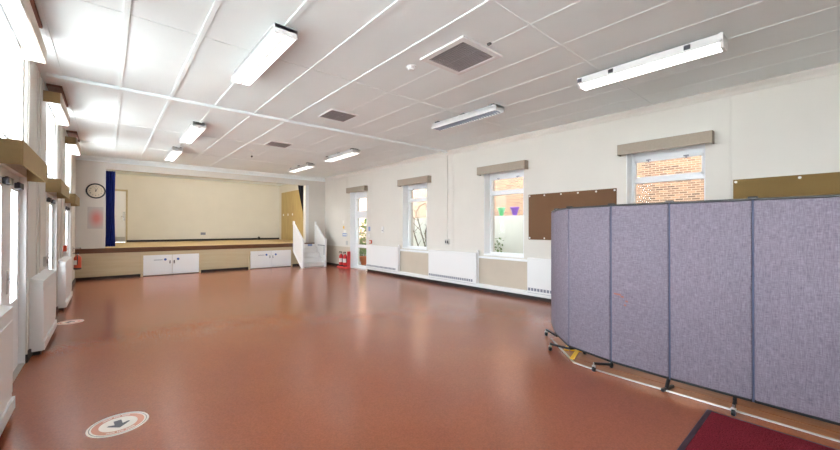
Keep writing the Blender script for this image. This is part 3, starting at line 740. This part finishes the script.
MB().box(XR - 0.006, XR - 0.005, 12.10, 12.39, 1.205, 1.235).build('white_line', M_PAPER, b)
plate('wall_switch', 'grey wall switch between the blue sign and the extinguishers', 'switch', M_SWITCH, 12.08, 0.92, 0.13, 0.15, 0.02)
plate('wall_tag', 'tiny red tag on the dado above the extinguishers', 'tag', M_REDPL, 12.08, 0.66, 0.08, 0.07, 0.006)
plate('safety_sign', 'blue sign on the wall beside the glazed door, above the call point', 'sign', M_SIGN, 10.56, 1.45, 0.12, 0.15, 0.005)
plate('safety_sign', 'small white and red sign directly above the red call point', 'sign', M_PAPER, 10.57, 1.22, 0.10, 0.12, 0.005)
c = thing('fire_call_point', 'red fire call point on the right wall beside the glazed door', 'call point', (XR, 10.44, 0.96))
MB().box(XR - 0.045, XR, 10.38, 10.50, 0.95, 1.07, 0.006).build('box', M_REDOR, c)
MB().box(XR - 0.048, XR - 0.044, 10.405, 10.475, 0.98, 1.04).build('glass', M_PAPER, c)
t = thing('thermostat', 'slim white thermostat on the wall between the glazed door and branches window', 'thermostat', (XR, 9.74, 1.4))
MB().box(XR - 0.03, XR, 9.69, 9.79, 1.33, 1.53, 0.006).build('cover', M_WHITE, t)
MB().cyl((XR - 0.036, 9.74, 1.40), (XR - 0.028, 9.74, 1.40), 0.022, n=16).build('dial', M_GREYMETAL, t)

# ------------------------------------------------------------------ fire extinguishers
stn = thing('extinguisher_stand', 'red plastic floor stand holding two extinguishers by the side door', 'stand', (6.60, 12.06, 0))
MB().box(6.52, 6.75, 11.74, 12.36, 0.0, 0.06, 0.012).build('base', M_REDPL, stn)
MB().box(6.62, 6.745, 11.745, 11.775, 0.06, 0.62, 0.008).build('side_panel', M_REDPL, stn)
MB().box(6.715, 6.745, 11.775, 12.37, 0.06, 0.40, 0.008).build('back_panel', M_REDPL, stn)
def extinguisher(label, x, y, z, h, r, m, group, hose_dx=-0.05):
    root = thing('fire_extinguisher', label, 'fire extinguisher', (x, y, z), group)
    body = h * 0.80
    MB().lathe((x, y, z), [(r * 0.92, 0), (r, 0.015), (r, body * 0.82), (r * 0.85, body * 0.92), (r * 0.45, body), (r * 0.3, body + 0.02)], 24).build('cylinder', m, root, True)
    MB().lathe((x, y, z - 0.0), [(r * 1.01, 0.0), (r * 1.03, 0.01), (r * 1.03, 0.04), (r * 1.01, 0.045)], 24).build('foot_ring', M_BLACKPL, root, True)
    MB().cyl((x, y, z + body), (x, y, z + body + 0.05), 0.018, n=12).build('valve', M_ALU, root, True)
    MB().box(x - 0.10, x + 0.03, y - 0.012, y + 0.012, z + body + 0.05, z + body + 0.065, 0.004).box(x - 0.09, x + 0.02, y - 0.012, y + 0.012, z + body + 0.085, z + h, 0.004).box(x + 0.0, x + 0.03, y - 0.012, y + 0.012, z + body + 0.06, z + body + 0.09).build('lever', M_BLACKPL, root)
    MB().tube([(x, y - 0.02, z + body + 0.03), (x, y - r - 0.02, z + body - 0.02), (x, y - r - 0.025, z + body * 0.35)], 0.010, 8).build('hose', M_BLACKPL, root, True)
    # label wrapped round the front
    lb = MB(); n = 8; rr = r + 0.0015
    for i in range(n):
        a0 = PI * 0.75 + i * PI * 0.75 / n; a1 = a0 + PI * 0.75 / n
        lb.quad((x + rr * math.cos(a0), y + rr * math.sin(a0), z + body * 0.35), (x + rr * math.cos(a1), y + rr * math.sin(a1), z + body * 0.35),
                (x + rr * math.cos(a1), y + rr * math.sin(a1), z + body * 0.68), (x + rr * math.cos(a0), y + rr * math.sin(a0), z + body * 0.68))
    lb.build('label', M_PAPER, root)
    return root
gE = 'fire extinguishers on the red floor stand'
extinguisher('red fire extinguisher on the floor stand, the one farther from the side door', 6.625, 12.22, 0.061, 0.54, 0.08, M_RED, gE)
extinguisher('red fire extinguisher on the floor stand, the one nearer the side door', 6.625, 11.93, 0.061, 0.54, 0.08, M_RED, gE)
extinguisher('orange red fire extinguisher hanging on the left wall beside the stage', -0.585, 12.9, 0.40, 0.44, 0.075, M_REDOR, None)
br = thing('wall_bracket', 'chrome wall bracket above the hanging left extinguisher', 'bracket', (XL, 12.9, 0.9))
MB().box(XL, XL + 0.012, 12.86, 12.94, 0.86, 1.0, 0.003).build('back_plate', M_CHROME, br)
MB().tube([(XL + 0.01, 12.9, 0.95), (XL + 0.13, 12.9, 0.95)], 0.012).ball((XL + 0.14, 12.9, 0.95), 0.024).build('arm', M_CHROME, br, True)
c = thing('fire_call_point', 'orange red fire call point on the left wall above the far radiator cabinet', 'call point', (XL, 10.35, 1.0))
MB().box(XL, XL + 0.05, 10.27, 10.42, 1.00, 1.12, 0.006).build('box', M_REDOR, c)
MB().box(XL, XL + 0.055, 10.30, 10.56, 0.91, 0.985, 0.01).build('cover', M_WHITE, c)
s = thing('light_switch', 'metal light switch on the left wall above the second radiator cabinet', 'switch', (XL, 7.36, 1.0))
MB().box(XL, XL + 0.03, 7.29, 7.43, 0.94, 1.08, 0.004).build('plate', M_ALU, s)
MB().box(XL + 0.03, XL + 0.036, 7.33, 7.39, 0.98, 1.04, 0.002).build('rocker', M_DARKGREY, s)
o = MB().lathe((XL + 0.0, 7.06, 0.895 + 0.05), [(0.02, 0), (0.02, 0.02), (0.01, 0.026)], 12, 'Z').build('temperature_knob', M_DARKGREY, None, True)
bpy.data.objects.remove(o)

# ------------------------------------------------------------------ floor stickers, mat
def sticker(label, x, y, r, ang):
    root = thing('floor_sticker', label, 'floor sticker', (x, y, 0), 'round distancing arrow stickers on the floor')
    def ring(r0, r1, z):
        mb = MB(); n = 56
        for i in range(n):
            a, b = 2 * PI * i / n, 2 * PI * (i + 1) / n
            mb.quad((x + r0 * math.cos(a), y + r0 * math.sin(a), z), (x + r1 * math.cos(a), y + r1 * math.sin(a), z), (x + r1 * math.cos(b), y + r1 * math.sin(b), z), (x + r0 * math.cos(b), y + r0 * math.sin(b), z))
        return mb
    MB().cyl((x, y, 0), (x, y, 0.0012), r, n=56).build('disc', M_STCREAM, root)
    ring(r * 0.90, r * 0.925, 0.0016).build('thin_ring', M_STARROW, root)
    ring(r * 0.62, r * 0.84, 0.0016).build('pink_ring', M_STPINK, root)
    # worn lettering round the ring: two arcs of short marks
    for base in (ang + PI / 2, ang - PI / 2):
        mb = MB()
        for i in range(-8, 9):
            if i in (-3, 2): continue
            a = base + i * 0.075; w = 0.026; r0, r1 = r * 0.69, r * 0.78
            mb.quad(*[(x + q * math.cos(t), y + q * math.sin(t), 0.002) for q, t in ((r0, a - w), (r1, a - w), (r1, a + w), (r0, a + w))])
        mb.build('lettering_arc', M_STCREAM, root)
    arrow = [(0, -0.52), (0.5, -0.02), (0.42, 0.06), (0.17, -0.06), (0.17, 0.46), (-0.17, 0.46), (-0.17, -0.06), (-0.42, 0.06), (-0.5, -0.02)]
    c_, s_ = math.cos(ang), math.sin(ang)
    pts = [(x + r * 0.74 * (px * c_ - py * s_) , y + r * 0.74 * (px * s_ + py * c_)) for px, py in arrow]
    MB().prism(pts, 0.0013, 0.0024, 'Z').build('arrow', M_STARROW, root)
sticker('round floor sticker with a dark arrow, nearest in the bottom left foreground', 0.072, 3.60, 0.186, math.radians(5))
sticker('far floor sticker, partly against the left wall radiator cabinet', -0.44, 7.94, 0.165, math.radians(-100))
mt = thing('entrance_mat', 'burgundy carpet entrance mat in the bottom right corner', 'mat', (2.9, -0.3, 0))
MB().box(2.0, 3.735, -1.3, 0.70, 0.0, 0.007).build('carpet', M_MAT, mt)
MB().box(2.0, 3.755, 0.70, 0.735, 0.0, 0.009, 0.003).box(3.735, 3.755, -1.3, 0.70, 0.0, 0.006, 0.002).build('edging', M_MATEDGE, mt)

# ------------------------------------------------------------------ folding screen
J = [(4.92, 2.757), (4.46, 2.44), (4.11, 2.09), (3.965, 1.565), (3.93, 1.04), (3.93, 0.47), (3.93, -0.10), (3.93, -0.67)]
ZB, ZT = 0.11, 1.74
rd = thing('folding_screen', 'long mauve grey fabric folding room divider on casters', 'room divider', (4.0, 1.0, 0))
for i, (a, b) in enumerate(zip(J, J[1:])):
    A = Vector(a); B = Vector(b); d = (B - A).normalized(); g = 0.006
    p = MB().obox(A + d * g, B - d * g, 0.045, ZB + 0.018, ZT - 0.018, 0.014).build('panel', M_SCREEN, rd, True)
    MB().obox(A + d * g, B - d * g, 0.040, ZT - 0.018, ZT, 0.003).build('top_rail', M_BLACKPL, p)
    MB().obox(A + d * g, B - d * g, 0.040, ZB, ZB + 0.018, 0.003).build('bottom_rail', M_BLACKPL, p)
    if i == 3:
        sm = MB()
        for t, z, w in ((0.13, 0.82, 0.07), (0.22, 0.80, 0.03), (0.30, 0.76, 0.025), (0.27, 0.72, 0.02)):
            c = A + (B - A) * t; n = Vector((d.y, -d.x)) * 0.0232
            if n.x > 0: n = -n
            c = c + n
            sm.quad((c.x - d.x * w / 2, c.y - d.y * w / 2, z), (c.x + d.x * w / 2, c.y + d.y * w / 2, z - 0.006), (c.x + d.x * w / 2, c.y + d.y * w / 2, z + 0.012), (c.x - d.x * w / 2, c.y - d.y * w / 2, z + 0.016))
        sm.build('orange_stain', M_STAIN, p)
for j in J[1:-1]:
    h = MB().cyl((j[0], j[1], ZB), (j[0], j[1], ZT - 0.004), 0.011, n=12).build('hinge', M_HINGE, rd, True)
    MB().box(j[0] - 0.022, j[0] + 0.022, j[1] - 0.03, j[1] + 0.03, ZT - 0.012, ZT + 0.014, 0.004).build('hinge_cap', M_BLACKPL, h)
def caster(parent, x, y, z, m=M_BLACKPL):
    c = MB().cyl((x, y - 0.012, 0.028), (x, y + 0.012, 0.028), 0.028, n=18, bev=0.005).build('caster', m, parent, True)
    return c
def stem(parent, x, y, z):
    MB().box(x - 0.012, x + 0.012, y - 0.017, y + 0.017, 0.045, 0.066, 0.003).cyl((x, y, 0.06), (x, y, z + 0.008), 0.009).build('caster_fork', M_ALU, parent, True)
def foot(root_pt, ends, zarm=0.085):
    f = MB()
    for e in ends: f.obox(root_pt, e, 0.022, zarm - 0.012, zarm + 0.012, 0.004)
    f.cyl((root_pt[0], root_pt[1], zarm), (root_pt[0], root_pt[1], ZB + 0.01), 0.014)
    o = f.build('foot', M_BLACKPL, rd)
    for e in ends: caster(o, e[0], e[1], zarm); stem(o, e[0], e[1], zarm)
foot(J[1], [(4.63, 2.69)])
foot(J[2], [(4.10, 2.33), (4.30, 2.0)])
foot(J[3], [(3.86, 1.70), (4.10, 1.62)])
f = MB().obox((3.86, 1.085), (4.04, 1.045), 0.026, 0.0, 0.028, 0.005).cyl((3.935, 1.07, 0.02), (3.935, 1.05, ZB + 0.01), 0.016).build('foot', M_BLACKPL, rd)
f = MB().cyl((3.93, 0.585, 0.055), (3.93, 0.585, ZB + 0.005), 0.014).obox((3.93, 0.585), (3.80, 0.575), 0.022, 0.062, 0.085, 0.004).build('foot', M_BLACKPL, rd)
caster(f, 3.80, 0.575, 0.07); stem(f, 3.80, 0.575, 0.08)
foot((3.93, -0.60), [(3.80, -0.60)])

# yellow folded sign glimpsed under the screen
ws = thing('floor_sign', 'yellow plastic sign lying on the floor under the folding screen', 'sign', (4.2, 2.08, 0))
MB().obox((4.005, 2.01), (4.36, 2.11), 0.045, 0.004, 0.018, 0.003).obox((4.30, 2.18), (4.36, 2.06), 0.05, 0.004, 0.018, 0.003).build('frame', M_YELLOW, ws)
MB().obox((4.24, 2.20), (4.42, 2.26), 0.06, 0.004, 0.016, 0.003).build('leg', M_YELLOW, ws)

# ------------------------------------------------------------------ outside
struct(MB().box(XR + 0.4, 16, -6, 24, -0.25, -0.02).build('ground_right', M_PATH))
struct(MB().box(-140, -18.0, -40, 60, -0.25, -0.02).build('bounce_ground_left', M_BOUNCE))  # white ground added to bounce sunlight up onto the ceiling
struct(MB().box(-18.0, -10.0, -40, 60, -0.25, -0.02).build('mid_bounce_left', M_PATH))  # grey band added to even out the light bounced indoors
struct(MB().box(-10.0, XL - 0.12, -40, 60, -0.25, -0.02).build('bounce_cut_left', M_BOUNCECUT))  # dark band added to cut steep bounce onto the ceiling by the windows
struct(MB().box(XR + 0.6, 18, -12, -6, -0.25, 10.5).build('yard_shade_block', M_BRICK))  # unseen tall block added to keep the sun off the right yard
bw = MB().box(13.0, 13.4, -3.0, 26.0, -0.02, 5.2).build('brick_wall', M_BRICK); tag(bw, 'tall weathered yellow brick wall seen through the right windows', 'wall')
gw = MB().box(9.6, 9.8, 3.6, 11.6, -0.02, 1.88).build('garden_wall', M_RENDER); tag(gw, 'white rendered garden wall outside the right windows', 'wall')
def pot(name, label, x, y, z, h, r, m):
    o = MB().lathe((x, y, z), [(r * 0.45, 0), (r * 0.6, h * 0.3), (r * 0.9, h * 0.8), (r * 1.05, h * 0.82), (r * 1.05, h), (r * 0.9, h), (r * 0.8, h * 0.85)], 20).build(name, m, None, True)
    return tag(o, label, 'pot')
pot('plant_pot', 'green flower pot on the white garden wall', 9.70, 7.23, 1.88, 0.27, 0.125, M_POTG)
pot('plant_pot', 'purple flower pot on the white garden wall', 9.70, 6.72, 1.88, 0.27, 0.135, M_POTP)
def shrub(label, x, y, z, h, spread, nst, nlf, lf, cat='shrub', trunk_r=0.01, m=M_LEAF):
    root = thing('shrub' if cat == 'shrub' else 'small_tree', label, cat, (x, y, z))
    stm = MB(); lv = MB(); rnd = random.Random(int(x * 100 + y * 37))
    for i in range(nst):
        a = rnd.uniform(0, 2 * PI); k = rnd.uniform(0.4, 1)
        p = Vector((x + rnd.uniform(-.05, .05), y + rnd.uniform(-.05, .05), z)); pts = [p.copy()]
        d = Vector((math.cos(a) * spread * k / h * 0.6, math.sin(a) * spread * k / h, 1)).normalized()
        for s in range(5):
            p = p + d * (h / 5) * rnd.uniform(0.7, 1.05); pts.append(p.copy())
            d = (d + Vector((rnd.uniform(-.25, .25), rnd.uniform(-.3, .3), 0.03))).normalized()
        for q, (a_, b_) in enumerate(zip(pts, pts[1:])): stm.cyl(a_, b_, trunk_r * (1 - q * 0.15), trunk_r * (1 - (q + 1) * 0.15), n=6)
        if cat != 'shrub':
            for b0 in pts[2:]:
                for _ in range(2):
                    e = b0 + Vector((rnd.uniform(-.3, .3), rnd.uniform(-.45, .45), rnd.uniform(.1, .5)))
                    stm.cyl(b0, e, trunk_r * 0.4, trunk_r * 0.15, n=5)
        for _ in range(nlf):
            b0 = pts[rnd.randrange(1, len(pts))] + Vector((rnd.uniform(-1, 1), rnd.uniform(-1, 1), rnd.uniform(-1, 1))) * lf * 1.6
            v = Vector((rnd.uniform(-1, 1), rnd.uniform(-1, 1), rnd.uniform(-.3, 1))).normalized() * lf; w = v.cross(Vector((rnd.uniform(-1, 1), rnd.uniform(-1, 1), rnd.uniform(-1, 1)))).normalized() * lf * 0.35
            lv.quad(b0, b0 + v * 0.5 + w, b0 + v, b0 + v * 0.5 - w)
    stm.build('stem', M_BARK, root)
    if nlf: lv.build('foliage', m, root)
    return root
shrub('low leafy shrub in front of the white garden wall', 9.2, 7.2, -0.02, 1.25, 0.35, 9, 26, 0.09)
shrub('bare branching small tree outside the second right window', 9.0, 10.2, -0.02, 2.6, 1.0, 5, 6, 0.06, 'tree', 0.035)
shrub('leafy bush outside the glazed side door', 8.6, 14.1, -0.02, 1.3, 0.5, 10, 40, 0.10)
shrub('taller dark bush behind the one outside the glazed side door', 9.6, 15.4, -0.02, 2.1, 0.6, 10, 36, 0.12)
pot('plant_pot', 'terracotta pot on the paving outside the glazed side door', 7.9, 12.7, -0.02, 0.34, 0.2, M_TERRA)

# ------------------------------------------------------------------ light and camera
w = bpy.data.worlds.new('world'); S.world = w; w.use_nodes = True
bg = w.node_tree.nodes['Background']; bg.inputs['Color'].default_value = (0.90, 0.95, 1.0, 1); bg.inputs['Strength'].default_value = 1.0
# overcast sky, much brighter in the west (left of the hall, where the sun sits behind the cloud)
wt = w.node_tree; tc = wt.nodes.new('ShaderNodeTexCoord'); sx = wt.nodes.new('ShaderNodeSeparateXYZ'); mr = wt.nodes.new('ShaderNodeMapRange')
mr.interpolation_type = 'SMOOTHSTEP'; mr.inputs['From Min'].default_value = 0.55; mr.inputs['From Max'].default_value = -0.55
mr.inputs['To Min'].default_value = SKY; mr.inputs['To Max'].default_value = SKYW
wt.links.new(tc.outputs['Generated'], sx.inputs[0]); wt.links.new(sx.outputs['X'], mr.inputs['Value']); m2 = wt.nodes.new('ShaderNodeMapRange'); m2.interpolation_type = 'SMOOTHSTEP'; m2.inputs['From Min'].default_value = 0.25; m2.inputs['From Max'].default_value = 0.85
m2.inputs['To Min'].default_value = 1.0; m2.inputs['To Max'].default_value = 0.0
wt.links.new(sx.outputs['Z'], m2.inputs['Value'])
mr.inputs['To Min'].default_value = 0.0; mr.inputs['To Max'].default_value = SKYW - SKY
mm = wt.nodes.new('ShaderNodeMath'); mm.operation = 'MULTIPLY'; wt.links.new(mr.outputs[0], mm.inputs[0]); wt.links.new(m2.outputs[0], mm.inputs[1])
ma = wt.nodes.new('ShaderNodeMath'); ma.operation = 'ADD'; ma.inputs[1].default_value = SKY; wt.links.new(mm.outputs[0], ma.inputs[0])
wt.links.new(ma.outputs[0], bg.inputs['Strength'])
sl = bpy.data.lights.new('sun', 'SUN'); sl.energy = SUN; sl.angle = 0.02; sl.color = (0.96, 0.98, 1.0)
so_ = bpy.data.objects.new('sun', sl); COL.objects.link(so_); el = math.radians(21); az = math.radians(3)
dv = Vector((-math.sin(az) * math.cos(el), math.cos(az) * math.cos(el), -math.sin(el)))     # low sun shining along the length of the hall
so_.rotation_euler = dv.to_track_quat('-Z', 'Y').to_euler(); so_.location = (0, -30, 20)
def portal(name, x, y, z, sx, sy, rot):
    l = bpy.data.lights.new(name, 'AREA'); l.shape = 'RECTANGLE'; l.size = sx; l.size_y = sy; l.cycles.is_portal = True
    o = bpy.data.objects.new(name, l); COL.objects.link(o); o.location = (x, y, z); o.rotation_euler = rot; return o
for a, b, z0, z1 in RW:
    portal('window_portal', XR + 0.38, (a + b) / 2, (z0 + z1) / 2, z1 - z0, b - a, (0, PI / 2, 0))
for a, b in LO:
    portal('window_portal', XL - 0.125, (a + b) / 2, 2.71, 1.02, b - a, (0, -PI / 2, 0))
    portal('window_portal', XL - 0.125, (a + b) / 2, 1.0, 2.0, b - a, (0, -PI / 2, 0))

cam = bpy.data.cameras.new('camera'); co = bpy.data.objects.new('camera', cam); COL.objects.link(co)
cam.sensor_fit = 'HORIZONTAL'; cam.sensor_width = 36.0; cam.lens = 363.4 / 840 * 36.0; cam.clip_start = 0.05; cam.clip_end = 200
co.matrix_world = Matrix.Translation((0, 0, 1.5)) @ Matrix.Rotation(-0.710, 4, 'Z') @ Matrix.Rotation(PI / 2 + 0.0069, 4, 'X') @ Matrix.Rotation(0.0019, 4, 'Z')
S.camera = co
S.view_settings.view_transform = 'Standard'; S.view_settings.look = 'None'; S.view_settings.gamma = 1; S.view_settings.use_curve_mapping = False
S.view_settings.exposure = 0.93
